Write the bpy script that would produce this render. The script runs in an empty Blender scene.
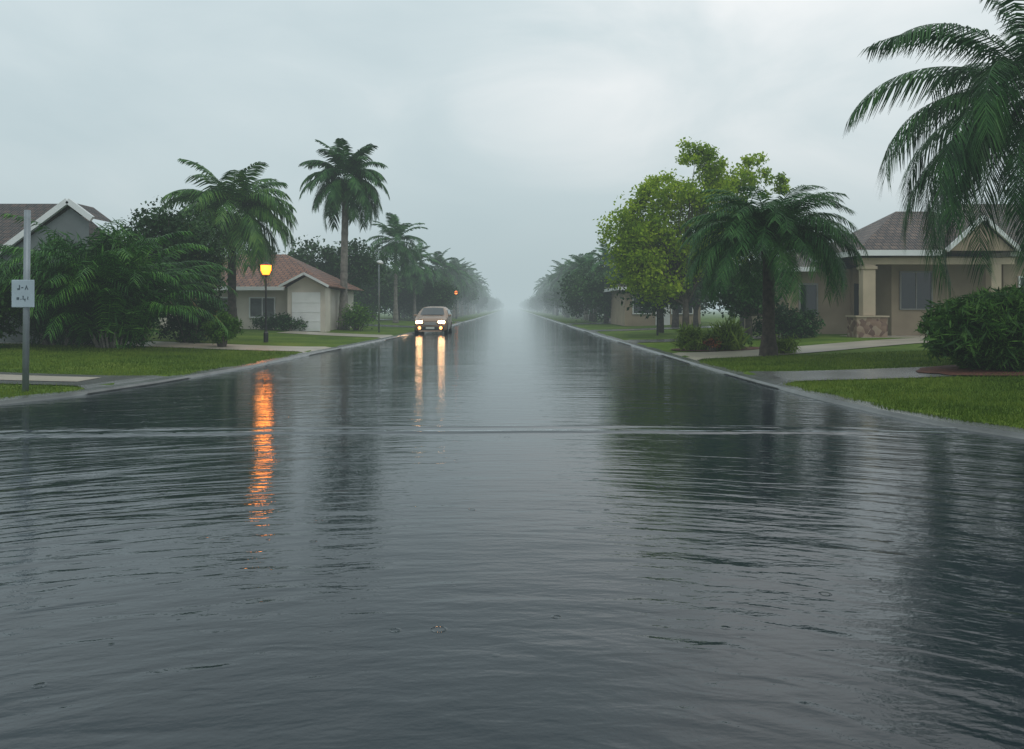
import bpy, math, random
import numpy as np
from mathutils import Vector
rng = np.random.default_rng(11); random.seed(11)
scene = bpy.context.scene
COL = scene.collection

# ------------------------------------------------------------------ materials
def new_mat(name):
    m = bpy.data.materials.new(name); m.use_nodes = True
    nt = m.node_tree
    b = nt.nodes.get("Principled BSDF")
    return m, nt, b

def N(nt, t, **kw):
    n = nt.nodes.new(t)
    for k, v in kw.items():
        if k in n.inputs: n.inputs[k].default_value = v
        else: setattr(n, k, v)
    return n

def ramp(nt, fac, stops):
    r = nt.nodes.new("ShaderNodeValToRGB")
    els = r.color_ramp.elements
    while len(els) < len(stops): els.new(0.5)
    for e, (p, c) in zip(els, stops):
        e.position = p; e.color = (c[0], c[1], c[2], 1)
    nt.links.new(fac, r.inputs[0]); return r.outputs[0]

def simple(name, c, rough=0.6, var=0.2, scale=3.0, bump=0.0, bscale=20.0, metal=0.0, spec=0.5):
    m, nt, b = new_mat(name)
    tc = N(nt, "ShaderNodeTexCoord")
    nz = N(nt, "ShaderNodeTexNoise", Scale=scale, Detail=5.0)
    nt.links.new(tc.outputs["Object"], nz.inputs["Vector"])
    lo = [x * (1 - var) for x in c]; hi = [x * (1 + var) for x in c]
    nt.links.new(ramp(nt, nz.outputs[0], [(0.3, lo), (0.7, hi)]), b.inputs["Base Color"])
    b.inputs["Roughness"].default_value = rough
    b.inputs["Metallic"].default_value = metal
    b.inputs["Specular IOR Level"].default_value = spec
    if bump:
        n2 = N(nt, "ShaderNodeTexNoise", Scale=bscale, Detail=4.0)
        nt.links.new(tc.outputs["Object"], n2.inputs["Vector"])
        bp = N(nt, "ShaderNodeBump", Strength=bump, Distance=0.02)
        nt.links.new(n2.outputs[0], bp.inputs["Height"]); nt.links.new(bp.outputs[0], b.inputs["Normal"])
    return m

def leafmat(name, dark, mid, light, scale=1.3, rough=0.45, trans=0.25):
    m, nt, b = new_mat(name)
    tc = N(nt, "ShaderNodeTexCoord"); gi = N(nt, "ShaderNodeNewGeometry"); oi = N(nt, "ShaderNodeObjectInfo")
    nz = N(nt, "ShaderNodeTexNoise", Scale=scale, Detail=3.0)
    nt.links.new(tc.outputs["Object"], nz.inputs["Vector"])
    a = N(nt, "ShaderNodeMath", operation="MULTIPLY"); a.inputs[1].default_value = 0.35
    nt.links.new(gi.outputs["Random Per Island"], a.inputs[0])
    s = N(nt, "ShaderNodeMath", operation="ADD"); nt.links.new(nz.outputs[0], s.inputs[0]); nt.links.new(a.outputs[0], s.inputs[1])
    o = N(nt, "ShaderNodeMath", operation="MULTIPLY_ADD"); o.inputs[1].default_value = 0.12; 
    nt.links.new(oi.outputs["Random"], o.inputs[0]); nt.links.new(s.outputs[0], o.inputs[2])
    c = ramp(nt, o.outputs[0], [(0.45, dark), (0.72, mid), (0.98, light)])
    nt.links.new(c, b.inputs["Base Color"])
    b.inputs["Roughness"].default_value = rough
    b.inputs["Specular IOR Level"].default_value = 0.2
    tr = N(nt, "ShaderNodeBsdfTranslucent"); nt.links.new(c, tr.inputs[0])
    mx = N(nt, "ShaderNodeMixShader"); mx.inputs[0].default_value = trans
    nt.links.new(b.outputs[0], mx.inputs[1]); nt.links.new(tr.outputs[0], mx.inputs[2])
    nt.links.new(mx.outputs[0], nt.nodes["Material Output"].inputs[0])
    return m

def emit(name, c, s):
    m, nt, b = new_mat(name)
    b.inputs["Base Color"].default_value = (0.1, 0.1, 0.1, 1)
    b.inputs["Emission Color"].default_value = (*c, 1); b.inputs["Emission Strength"].default_value = s
    return m

def roofmat(name, c1, c2, mortar):
    m, nt, b = new_mat(name)
    uv = N(nt, "ShaderNodeUVMap")
    br = N(nt, "ShaderNodeTexBrick", Scale=1.0)
    br.inputs["Color1"].default_value = (*c1, 1); br.inputs["Color2"].default_value = (*c2, 1)
    br.inputs["Mortar"].default_value = (*mortar, 1); br.inputs["Mortar Size"].default_value = 0.03
    br.inputs["Brick Width"].default_value = 0.33; br.inputs["Row Height"].default_value = 0.30
    nt.links.new(uv.outputs[0], br.inputs["Vector"])
    nz = N(nt, "ShaderNodeTexNoise", Scale=2.0, Detail=6.0); nt.links.new(uv.outputs[0], nz.inputs["Vector"])
    mx = N(nt, "ShaderNodeMix", data_type="RGBA", blend_type="MULTIPLY"); mx.inputs[0].default_value = 0.7
    nt.links.new(br.outputs[0], mx.inputs[6]); nt.links.new(ramp(nt, nz.outputs[0], [(0.3, (.5, .5, .5)), (0.7, (1.3, 1.25, 1.2))]), mx.inputs[7])
    nt.links.new(mx.outputs[2], b.inputs["Base Color"])
    b.inputs["Roughness"].default_value = 0.45; b.inputs["Specular IOR Level"].default_value = .3
    wv = N(nt, "ShaderNodeTexWave", Scale=3.0, wave_profile="SIN"); nt.links.new(uv.outputs[0], wv.inputs["Vector"])
    ad = N(nt, "ShaderNodeMath", operation="SUBTRACT"); nt.links.new(wv.outputs[1], ad.inputs[0]); nt.links.new(br.outputs[1], ad.inputs[1])
    bp = N(nt, "ShaderNodeBump", Strength=0.8, Distance=0.04); nt.links.new(ad.outputs[0], bp.inputs["Height"])
    nt.links.new(bp.outputs[0], b.inputs["Normal"])
    return m

def stonemat(name):
    m, nt, b = new_mat(name)
    tc = N(nt, "ShaderNodeTexCoord")
    v = N(nt, "ShaderNodeTexVoronoi", Scale=5.0); nt.links.new(tc.outputs["Object"], v.inputs["Vector"])
    sx = N(nt, "ShaderNodeSeparateColor"); nt.links.new(v.outputs["Color"], sx.inputs[0])
    nt.links.new(ramp(nt, sx.outputs[0], [(0.0, (.12, .06, .045)), (0.5, (.26, .16, .11)), (1.0, (.38, .29, .21))]), b.inputs["Base Color"])
    bp = N(nt, "ShaderNodeBump", Strength=0.6, Distance=0.03, invert=True); nt.links.new(v.outputs[0], bp.inputs["Height"])
    nt.links.new(bp.outputs[0], b.inputs["Normal"]); b.inputs["Roughness"].default_value = 0.6
    return m

M = {}
M['bark'] = simple("bark", (.085, .07, .055), .75, .5, 6, .8, 25)
M['palmbark'] = simple("palm_bark", (.19, .17, .145), .75, .4, 4, .8, 14)
M['palmdark'] = simple("palm_fibre", (.05, .038, .03), .85, .5, 8, 1.0, 20)
M['leaf_dark'] = leafmat("leaf_dark", (.006, .024, .006), (.020, .062, .013), (.05, .13, .028))
M['leaf_far'] = leafmat("leaf_far", (.010, .035, .008), (.028, .08, .018), (.07, .15, .035), .8)
M['leaf_bright'] = leafmat("leaf_bright", (.08, .16, .006), (.24, .38, .015), (.46, .58, .035), .9, .5, .45)
M['leaf_mid'] = leafmat("leaf_mid", (.025, .075, .008), (.07, .17, .018), (.15, .28, .035), 2.5)
M['leaf_bush'] = leafmat("leaf_bush", (.008, .033, .005), (.03, .09, .013), (.09, .19, .03), 3)
M['frond'] = leafmat("frond_green", (.02, .065, .014), (.062, .165, .032), (.16, .29, .055), 1.5, .4)
M['frond_dark'] = leafmat("frond_dark", (.010, .042, .012), (.034, .115, .028), (.085, .21, .05), 1.5, .4)
M['frond_shrub'] = leafmat("frond_shrub", (.008, .036, .008), (.042, .14, .022), (.14, .31, .05), .9, .4)
M['frond_yel'] = leafmat("frond_yellow", (.05, .09, .010), (.12, .19, .02), (.24, .32, .05), 1.5, .4)
M['frond_dead'] = leafmat("frond_dead", (.05, .035, .015), (.12, .08, .03), (.2, .15, .06), 1.5, .7)
M['red_leaf'] = leafmat("red_leaf", (.06, .02, .01), (.18, .05, .02), (.32, .10, .03), 3)
M['kerb'] = simple("wet_concrete_kerb", (.13, .135, .13), .25, .35, 1.5, .3, 30)
M['path'] = simple("wet_path", (.13, .13, .125), .22, .35, .8, .25, 25)
M['pathlight'] = simple("pale_concrete", (.42, .365, .29), .35, .2, .8, .2, 25)
M['mulch'] = simple("mulch", (.11, .035, .02), .8, .6, 12, 1., 40)
M['wall_cream'] = simple("cream_stucco", (.46, .37, .26), .7, .12, 1.2, .3, 40)
M['wall_tan'] = simple("tan_stucco", (.33, .25, .17), .7, .14, 1.0, .3, 40)
M['wall_grey'] = simple("grey_stucco", (.16, .18, .18), .7, .12, 1.0, .3, 40)
M['wall_pale'] = simple("pale_stucco", (.62, .56, .48), .7, .10, 1.0, .3, 40)
M['white'] = simple("white_trim", (.75, .76, .75), .4, .06, 2)
M['roof_brown'] = roofmat("brown_roof_tile", (.10, .06, .046), (.045, .033, .03), (.02, .018, .018))
M['roof_red'] = roofmat("terracotta_roof_tile", (.38, .16, .085), (.25, .11, .065), (.06, .03, .025))
M['roof_grey'] = roofmat("grey_roof_tile", (.18, .12, .092), (.085, .058, .05), (.03, .028, .028))
M['stone'] = stonemat("rough_stone")
M['glass'] = simple("dark_window_glass", (.015, .02, .025), .06, .1, 1)
M['glass_pale'] = simple("curtained_window_glass", (.13, .14, .14), .12, .25, 3)
M['windscreen'] = simple("windscreen_glass", (.07, .08, .085), .12, .1, 1)
M['galv'] = simple("galvanised_steel", (.26, .29, .31), .45, .15, 4, metal=.3)
M['black'] = simple("black_paint", (.015, .016, .018), .35, .2, 4)
M['frame_grey'] = simple("grey_window_frame", (.25, .24, .22), .4, .1, 4)
M['ink'] = simple("sign_ink", (.06, .09, .11), .5, .1, 4)
M['signface'] = simple("sign_face", (.40, .48, .53), .4, .08, 4)
M['rubber'] = simple("tyre_rubber", (.02, .02, .02), .7, .2, 9)
M['carpaint'] = simple("warm_grey_car_paint", (.36, .24, .17), .25, .05, 4, metal=.4)
M['chrome'] = simple("rim_metal", (.5, .5, .5), .25, .05, 4, metal=.9)
M['plate'] = simple("number_plate_face", (.6, .6, .55), .4, .05, 4)
M['head'] = emit("headlight_glow", (1, .60, .30), 24)
M['carglow'] = emit("added_car_glow", (1, .34, .08), 8)
M['amber'] = emit("amber_lamp_glow", (1, .16, .009), 6)
M['amberfar'] = emit("amber_lamp_far", (1, .2, .03), 7)
M['wakeglint'] = simple("painted_wake_glint", (.42, .47, .50), .35, .35, 9)

def lawnmat():
    m, nt, b = new_mat("lawn_grass")
    tc = N(nt, "ShaderNodeTexCoord")
    a = N(nt, "ShaderNodeTexNoise", Scale=.45, Detail=6.0, Roughness=.65); nt.links.new(tc.outputs["Object"], a.inputs["Vector"])
    f = N(nt, "ShaderNodeTexNoise", Scale=14.0, Detail=3.0); nt.links.new(tc.outputs["Object"], f.inputs["Vector"])
    s = N(nt, "ShaderNodeMath", operation="MULTIPLY_ADD"); s.inputs[1].default_value = .6
    nt.links.new(f.outputs[0], s.inputs[0]); nt.links.new(a.outputs[0], s.inputs[2])
    nt.links.new(ramp(nt, s.outputs[0], [(.55, (.035, .07, .006)), (.8, (.08, .14, .012)), (1.02, (.15, .20, .028))]), b.inputs["Base Color"])
    bp = N(nt, "ShaderNodeBump", Strength=1.0, Distance=.04); nt.links.new(f.outputs[0], bp.inputs["Height"]); nt.links.new(bp.outputs[0], b.inputs["Normal"])
    b.inputs["Roughness"].default_value = .8; b.inputs["Specular IOR Level"].default_value = .1
    return m
M['lawn'] = lawnmat()
M['blade'] = leafmat("grass_blade", (.038, .078, .006), (.09, .155, .012), (.18, .24, .03), .5, .6, .3)

def watermat():
    m, nt, b = new_mat("flood_water")
    L = nt.links.new
    tc = N(nt, "ShaderNodeTexCoord")
    b.inputs["Roughness"].default_value = .055; b.inputs["IOR"].default_value = 1.40
    big = N(nt, "ShaderNodeTexNoise", Scale=.25, Detail=4.0); L(tc.outputs["Object"], big.inputs["Vector"])
    L(ramp(nt, big.outputs[0], [(.3, (.015, .023, .029)), (.7, (.028, .039, .046))]), b.inputs["Base Color"])
    def mth(op, *a):
        n = N(nt, "ShaderNodeMath", operation=op)
        for i, x in enumerate(a):
            if isinstance(x, (int, float)): n.inputs[i].default_value = x
            else: L(x, n.inputs[i])
        return n.outputs[0]
    sp = N(nt, "ShaderNodeSeparateXYZ"); L(tc.outputs["Object"], sp.inputs[0])
    def arc(cx, cy, kt, kr, det, dist=0., seed=0.):
        x = mth("SUBTRACT", sp.outputs[0], cx); y = mth("SUBTRACT", sp.outputs[1], cy)
        r = mth("SQRT", mth("ADD", mth("MULTIPLY", x, x), mth("MULTIPLY", y, y)))
        th = mth("ARCTAN2", x, y)
        c = N(nt, "ShaderNodeCombineXYZ"); L(mth("MULTIPLY", th, kt), c.inputs[0]); L(mth("MULTIPLY", r, kr), c.inputs[1]); c.inputs[2].default_value = seed
        n = N(nt, "ShaderNodeTexNoise", Scale=1.0, Detail=det); n.inputs["Distortion"].default_value = dist
        L(c.outputs[0], n.inputs["Vector"]); return n.outputs[0]
    def noise(sx, sy, det, rot=0, dist=0.):
        mp = N(nt, "ShaderNodeMapping"); mp.inputs["Scale"].default_value = (sx, sy, 1); mp.inputs["Rotation"].default_value = (0, 0, rot)
        L(tc.outputs["Object"], mp.inputs["Vector"])
        n = N(nt, "ShaderNodeTexNoise", Scale=1.0, Detail=det); n.inputs["Distortion"].default_value = dist
        L(mp.outputs[0], n.inputs["Vector"]); return n.outputs[0]
    side = N(nt, "ShaderNodeMapRange"); L(mth("ABSOLUTE", mth("ADD", sp.outputs[0], .2)), side.inputs[0])
    side.inputs[1].default_value = .3; side.inputs[2].default_value = 2.6; side.inputs[3].default_value = .45; side.inputs[4].default_value = 1.05
    far = N(nt, "ShaderNodeMapRange"); L(sp.outputs[1], far.inputs[0]); far.inputs[1].default_value = 5.; far.inputs[2].default_value = 11.; far.inputs[3].default_value = 1.1; far.inputs[4].default_value = .5
    patch = N(nt, "ShaderNodeMapRange"); L(noise(.25, .45, 2.), patch.inputs[0]); patch.inputs[1].default_value = .35; patch.inputs[2].default_value = .65; patch.inputs[3].default_value = .4; patch.inputs[4].default_value = 1.15
    env = mth("MULTIPLY", mth("MULTIPLY", side.outputs[0], patch.outputs[0]), far.outputs[0])
    h = mth("MULTIPLY", mth("MULTIPLY", arc(0, .5, 3.6, 2.7, 1.5, .6), .62), env)
    h = mth("ADD", h, mth("MULTIPLY", mth("MULTIPLY", arc(-.5, -.5, 8.0, 6.6, 1.6, .6, 4.), .40), env))
    h = mth("ADD", h, mth("MULTIPLY", arc(1.0, -6, 38., 13., 2., .3, 9.), .092))
    h = mth("ADD", h, mth("MULTIPLY", noise(19., 28., 2.), .032))
    h = mth("ADD", h, mth("MULTIPLY", noise(50., 60., 2.), .015))
    vo = N(nt, "ShaderNodeTexVoronoi", Scale=4.0, feature="F1"); L(tc.outputs["Object"], vo.inputs["Vector"])
    sc = N(nt, "ShaderNodeSeparateColor"); L(vo.outputs["Color"], sc.inputs[0])
    on = mth("GREATER_THAN", sc.outputs[0], .5)
    rr = mth("ABSOLUTE", mth("SUBTRACT", vo.outputs["Distance"], mth("MULTIPLY", sc.outputs[1], .15)))
    ringh = mth("MAXIMUM", mth("SUBTRACT", 1.0, mth("MULTIPLY", rr, 34.)), 0.0)
    h = mth("ADD", h, mth("MULTIPLY", mth("MULTIPLY", ringh, on), .045))
    bp = N(nt, "ShaderNodeBump", Strength=1.0, Distance=.037); L(h, bp.inputs["Height"]); L(bp.outputs[0], b.inputs["Normal"])
    return m
M['water'] = watermat()

# ------------------------------------------------------------------ helpers
def thing(name, label, cat, loc=(0, 0, 0), rot=0, group=None):
    e = bpy.data.objects.new(name, None); e.empty_display_size = .3
    e.location = loc; e.rotation_euler = (0, 0, rot); COL.objects.link(e)
    e["label"] = label; e["category"] = cat
    if group: e["group"] = group
    return e

def link(me, name, mat, parent, smooth):
    me.materials.append(mat)
    if smooth: me.polygons.foreach_set("use_smooth", [True] * len(me.polygons))
    o = bpy.data.objects.new(name, me); COL.objects.link(o)
    if parent is not None: o.parent = parent
    return o

def fast(name, V, k, mat, parent=None, smooth=False):
    V = np.ascontiguousarray(V, dtype=np.float32).reshape(-1, 3); n = len(V); m = n // k
    me = bpy.data.meshes.new(name)
    me.vertices.add(n); me.vertices.foreach_set("co", V.ravel())
    me.loops.add(n); me.loops.foreach_set("vertex_index", np.arange(n, dtype=np.int32))
    me.polygons.add(m); me.polygons.foreach_set("loop_start", np.arange(0, n, k, dtype=np.int32))
    me.update(calc_edges=True)
    return link(me, name, mat, parent, smooth)

class Geo:
    def __init__(s): s.v = []; s.f = []
    def poly(s, pts):
        i = len(s.v); s.v += [tuple(p) for p in pts]; s.f.append(tuple(range(i, i + len(pts)))); return s
    def box(s, x0, x1, y0, y1, z0, z1):
        i = len(s.v)
        s.v += [(x, y, z) for z in (z0, z1) for x, y in ((x0, y0), (x1, y0), (x1, y1), (x0, y1))]
        s.f += [tuple(i + j for j in q) for q in ((3, 2, 1, 0), (4, 5, 6, 7), (0, 1, 5, 4), (1, 2, 6, 5), (2, 3, 7, 6), (3, 0, 4, 7))]
        return s
    def beam(s, a, b, w, h):
        a = Vector(a); b = Vector(b); d = (b - a).normalized()
        side = d.cross(Vector((0, 0, 1)))
        side = side.normalized() if side.length > 1e-4 else Vector((1, 0, 0))
        up = side.cross(d).normalized(); i = len(s.v)
        for p in (a, b):
            for u, v in ((-1, -1), (1, -1), (1, 1), (-1, 1)):
                s.v.append(tuple(p + side * u * w / 2 + up * v * h / 2))
        s.f += [tuple(i + j for j in q) for q in ((3, 2, 1, 0), (4, 5, 6, 7), (0, 1, 5, 4), (1, 2, 6, 5), (2, 3, 7, 6), (3, 0, 4, 7))]
        return s
    def tube(s, pts, rad, seg=8, cap=True):
        pts = [Vector(p) for p in pts]; i0 = len(s.v); n = len(pts)
        for k, p in enumerate(pts):
            d = (pts[min(k + 1, n - 1)] - pts[max(k - 1, 0)])
            d = d.normalized() if d.length > 1e-6 else Vector((0, 0, 1))
            a = d.cross(Vector((0, 1, 0)) if abs(d.y) < .9 else Vector((1, 0, 0))).normalized(); b = d.cross(a)
            r = rad[k] if hasattr(rad, '__len__') else rad
            for j in range(seg):
                t = 2 * math.pi * j / seg
                s.v.append(tuple(p + a * math.cos(t) * r + b * math.sin(t) * r))
        for k in range(n - 1):
            for j in range(seg):
                j2 = (j + 1) % seg
                s.f.append((i0 + k * seg + j, i0 + k * seg + j2, i0 + (k + 1) * seg + j2, i0 + (k + 1) * seg + j))
        if cap:
            s.f.append(tuple(i0 + j for j in range(seg))[::-1]); s.f.append(tuple(i0 + (n - 1) * seg + j for j in range(seg)))
        return s
    def obj(s, name, mat, parent=None, smooth=False, uv=False, bevel=0, label=None):
        me = bpy.data.meshes.new(name); me.from_pydata(s.v, [], s.f); me.update()
        if uv:
            l = me.uv_layers.new(name="UVMap")
            for p in me.polygons:
                n = p.normal; u = Vector((0, 0, 1)).cross(n)
                u = u.normalized() if u.length > 1e-3 else Vector((1, 0, 0))
                w = n.cross(u)
                for li in p.loop_indices:
                    co = me.vertices[me.loops[li].vertex_index].co
                    l.data[li].uv = (co.dot(u), co.dot(w))
        o = link(me, name, mat, parent, smooth)
        if bevel:
            bm = o.modifiers.new("bevel", "BEVEL"); bm.width = bevel; bm.segments = 2
        if label: o["label"] = label
        return o

def copy_thing(src, loc, rot=0, scale=1.0, label=None):
    e = src.copy(); COL.objects.link(e); e.location = loc; e.rotation_euler = (0, 0, rot); e.scale = (scale,) * 3
    if label: e["label"] = label
    for ch in src.children:
        c = ch.copy(); COL.objects.link(c); c.parent = e
        for g in ch.children:
            d = g.copy(); COL.objects.link(d); d.parent = c
    return e

# ------------------------------------------------------------------ terrain
LK = [(9.3, -80), (9.6, -30), (10.0, -16), (10.6, -11), (11.3, -9.1), (12.1, -8.0), (13.5, -7.4), (15.8, -6.95), (20, -6.5), (26.7, -6.3), (34, -5.95), (46, -5.55), (60, -5.0), (109, -4.6), (900, -4.5)]
RK = [(6.2, 80), (6.5, 30), (6.9, 14), (7.4, 9.2), (8.1, 7.0), (9, 5.9), (10.2, 5.4), (11.3, 5.18), (13, 5.0), (15.8, 4.85), (20, 4.75), (27.3, 4.7), (41, 4.6), (75, 4.5), (900, 4.4)]
def kx(side, Y):
    P = LK if side < 0 else RK
    return np.interp(Y, [p[0] for p in P], [p[1] for p in P])
YMIN = {-1: 9.3, 1: 6.2}
def hgt(side, X, Y):
    d = side * (X - kx(side, Y)); d = np.minimum(d, 2 * (Y - YMIN[side])); t = np.clip(d / 9., 0, 1)
    return .085 + .24 * t * t * (3 - 2 * t)
def lawn_start(side, Y):
    e = .05; sl = (kx(side, Y + e) - kx(side, Y - e)) / (2 * e)
    wob = .05 * np.sin(Y * 2.1) + .04 * np.sin(Y * 5.3 + 1)
    return kx(side, Y) + side * (.24 + wob) * np.sqrt(1 + np.minimum(sl * sl, 400))

D = np.array([0, .15, .4, .8, 1.3, 2, 2.8, 3.6, 4.5, 5.5, 6.5, 7.5, 8.5, 10, 14, 25, 60, 250.])
for side in (-1, 1):
    Ys = np.concatenate([np.linspace(YMIN[side], 24, 170)[:-1], np.geomspace(24, 900, 150)])
    V = []; nd = len(D)
    for y in Ys:
        xs = lawn_start(side, y) + side * D
        zz = hgt(side, xs, y); zz[0] = .05
        V += [(x, y, z) for x, z in zip(xs, zz)]
    g = Geo(); g.v = V
    for i in range(len(Ys) - 1):
        for j in range(nd - 1):
            a = i * nd + j
            q = (a, a + 1, a + nd + 1, a + nd)
            g.f.append(q if side > 0 else q[::-1])
    o = g.obj("lawn", M['lawn'], smooth=True); o["kind"] = "structure"
    sec = [(-.05, -.02), (.0, .02), (.03, .055), (.16, .062), (.34, .068), (.36, .0)]
    pts = [Vector((kx(side, y), y, 0)) for y in np.concatenate([np.linspace(YMIN[side], 16, 70)[:-1], np.geomspace(16, 890, 70)])]
    g = Geo()
    for k, p in enumerate(pts):
        d = (pts[min(k + 1, len(pts) - 1)] - pts[max(k - 1, 0)]).normalized(); n = Vector((d.y, -d.x, 0)) * side
        for a, z in sec: g.v.append((p.x + n.x * a, p.y + n.y * a, z))
    m = len(sec)
    for k in range(len(pts) - 1):
        for j in range(m - 1):
            a = k * m + j; q = (a, a + m, a + m + 1, a + 1)
            g.f.append(q)
    o = g.obj("kerb", M['kerb']); o["kind"] = "structure"

def flare_at(dist):
    u = np.clip(1 - dist / 1.4, 0, 1)
    return .7 * (1 - np.sqrt(np.clip(1 - u * u, 0, 1)))
def strip(name, side, ya, yb, xe, mat, skew=0., po=1.):
    g = Geo(); nr = 12; ds = np.linspace(0, 1, 70) ** 1.9
    for i in range(nr + 1):
        for t in ds:
            y = ya + (yb - ya) * i / nr + skew * t ** po
            dist = t * abs(xe - kx(side, y))
            y = y + (2 * i / nr - 1) * float(flare_at(dist))
            x0 = kx(side, y) - side * .03; x = x0 + (xe - x0) * t
            d = abs(x - kx(side, y))
            z = float(hgt(side, x, y)) + .018 - .09 * max(0, 1 - d / .45)
            g.v.append((x, y, z))
    n = len(ds)
    for i in range(nr):
        for j in range(n - 1):
            a = i * n + j; q = (a, a + 1, a + n + 1, a + n); g.f.append(q if side > 0 else q[::-1])
    o = g.obj(name, mat); o["kind"] = "structure"; return o
strips = [(-1, 14.4, 16.3, -60, 'path', 0, 1), (-1, 25.6, 28.4, -30, 'pathlight', 0, 1), (-1, 37.5, 40.5, -11.5, 'pathlight', 1.5, 1),
          (1, 15.3, 17.4, 60, 'path', 0, 1), (1, 21.9, 24.6, 16, 'pathlight', 6.5, 1.6), (1, 32, 34.5, 12, 'path', 0, 1),
          (1, 47, 50, 14, 'path', 0, 1), (-1, 55, 59, -14, 'path', 0, 1), (1, 66, 70, 14, 'path', 0, 1), (-1, 76, 80, -14, 'path', 0, 1)]
for s, a, b, xe, mt, sk, po in strips:
    strip("driveway" if mt == 'pathlight' else "path", s, a, b, xe, M[mt], sk, po)
g = Geo()
for i in range(5):
    for j in range(5):
        x = -10.3 + 2.2 * j / 4; y = 14.9 + .9 * i / 4; g.v.append((x, y, float(hgt(-1, x, y)) + .026))
for i in range(4):
    for j in range(4): a = i * 5 + j; g.f.append((a, a + 1, a + 6, a + 5))
o = g.obj("pavement", M['pathlight']); o["kind"] = "structure"

o = Geo().poly([(-600, -60, -.15), (600, -60, -.15), (600, 1500, -.15), (-600, 1500, -.15)]).obj("ground", M['path']); o["kind"] = "structure"

ysw = np.unique(np.concatenate([[-60, -20, 0, 5, 8], np.arange(8.6, 10.8, .02), [12, 16, 25, 50, 100, 250, 900]]))
xsw = np.unique(np.concatenate([[-80, -40, -20, -12], np.arange(-11, 7.5, .12), [12, 30, 80]]))
XX, YY = np.meshgrid(xsw, ysw)
def wake_y(x): return 9.62 + .012 * x - .008 * x ** 2 + .02 * np.sin(x * 1.7) + .012 * np.sin(x * 4.3 + 1)
cl = wake_y(XX)
am = .016 * (np.clip((XX + 10) / 2, 0, 1)) * np.clip((5.4 - XX) / 1.5, 0, 1)
ZZ = am * np.exp(-((YY - cl) / .07) ** 2) + .6 * am * np.exp(-((YY - cl - .45) / .08) ** 2)
g = Geo(); g.v = [tuple(p) for p in np.stack([XX, YY, ZZ], -1).reshape(-1, 3).tolist()]
nx = len(xsw)
for i in range(len(ysw) - 1):
    for j in range(nx - 1):
        a = i * nx + j; g.f.append((a, a + 1, a + nx + 1, a + nx))
o = g.obj("water", M['water'], smooth=True); o["kind"] = "structure"
g = Geo()
for off, w0, dens, zt in ((.03, .022, 1., .019), (.47, .010, .6, .013)):
    x = -9.5
    while x < 5.1:
        l = rng.uniform(.4, 1.6); k = max(2, int(l / .06))
        if rng.random() < dens:
            xs = np.linspace(x, x + l * 1.1, k + 1); w = w0 * (.25 + .75 * np.sin(np.linspace(.05, math.pi - .05, k + 1))) * rng.uniform(.4, 1.1, k + 1)
            i0 = len(g.v)
            for xx, ww in zip(xs, w):
                yy = float(wake_y(xx)) + off
                g.v += [(xx, yy - ww, zt), (xx, yy + ww, zt)]
            for q in range(k): a = i0 + 2 * q; g.f.append((a, a + 2, a + 3, a + 1))
        x += l * (1.15 if dens == 1 else 1.6)
o = g.obj("painted_wake_glint", M['wakeglint']); o["kind"] = "structure"  # pale strips along the ripple ridges, painting the bright line of the wake

def blades(side, n, x0, x1, y0, y1):
    X = rng.uniform(x0, x1, n); Y = y0 + (y1 - y0) * rng.random(n) ** 1.4
    ok = side * (X - lawn_start(side, Y)) > -.05
    for s, a, b, xe, mt, sk, po in strips:
        if s == side:
            t = np.clip((X - kx(side, Y)) / (xe - kx(side, Y)), 0, 1)
            yy = Y - sk * t ** po
            fl = flare_at(np.abs(X - kx(side, Y)))
            ok &= ~((yy > a - .02 - fl) & (yy < b + .02 + fl) & (side * (xe - X) > 0))
    X = X[ok]; Y = Y[ok]; n = len(X); Z = hgt(side, X, Y) - .01
    Z = np.where(side * (X - lawn_start(side, Y)) < .1, .055, Z)
    a = rng.uniform(0, 6.28, n); h = rng.uniform(.03, .08, n); w = .009
    V = np.zeros((n, 3, 3))
    V[:, 0] = np.stack([X - np.cos(a) * w, Y - np.sin(a) * w, Z], 1)
    V[:, 1] = np.stack([X + np.cos(a) * w, Y + np.sin(a) * w, Z], 1)
    V[:, 2] = np.stack([X + rng.normal(0, .022, n), Y + rng.normal(0, .022, n), Z + h], 1)
    return V
V = np.concatenate([blades(1, 130000, 4.8, 15, 8, 22.3), blades(-1, 110000, -20, -6.5, 10, 27)])
o = fast("grass", V, 3, M['blade']); o["kind"] = "stuff"; o["label"] = "short wet green grass blades covering the lawns"

# ------------------------------------------------------------------ vegetation generators
def leaf_quads(C, R, n_each, size, aspect=2., upb=.4, flat=.8, hang=0.):
    C = np.repeat(np.array(C), n_each, 0); R = np.repeat(np.array(R), n_each)
    n = len(C)
    P = rng.normal(0, .5, (n, 3)); P *= (np.minimum(1., 1.3 / np.maximum(np.linalg.norm(P, axis=1), 1e-3)))[:, None]
    P[:, 2] *= flat; P = C + P * R[:, None]
    nn = rng.normal(0, 1, (n, 3)); nn[:, 2] += upb; nn /= np.linalg.norm(nn, axis=1)[:, None]
    t = rng.normal(0, 1, (n, 3)); t[:, 2] -= hang; t -= (t * nn).sum(1)[:, None] * nn; t /= np.linalg.norm(t, axis=1)[:, None]
    b = np.cross(nn, t); s = size * rng.uniform(.6, 1.3, n)[:, None]
    V = np.stack([P - t * s * .5, P + b * s * .5 / aspect + t * s * .05, P + t * s * .5, P - b * s * .5 / aspect + t * s * .05], 1)
    return V

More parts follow.
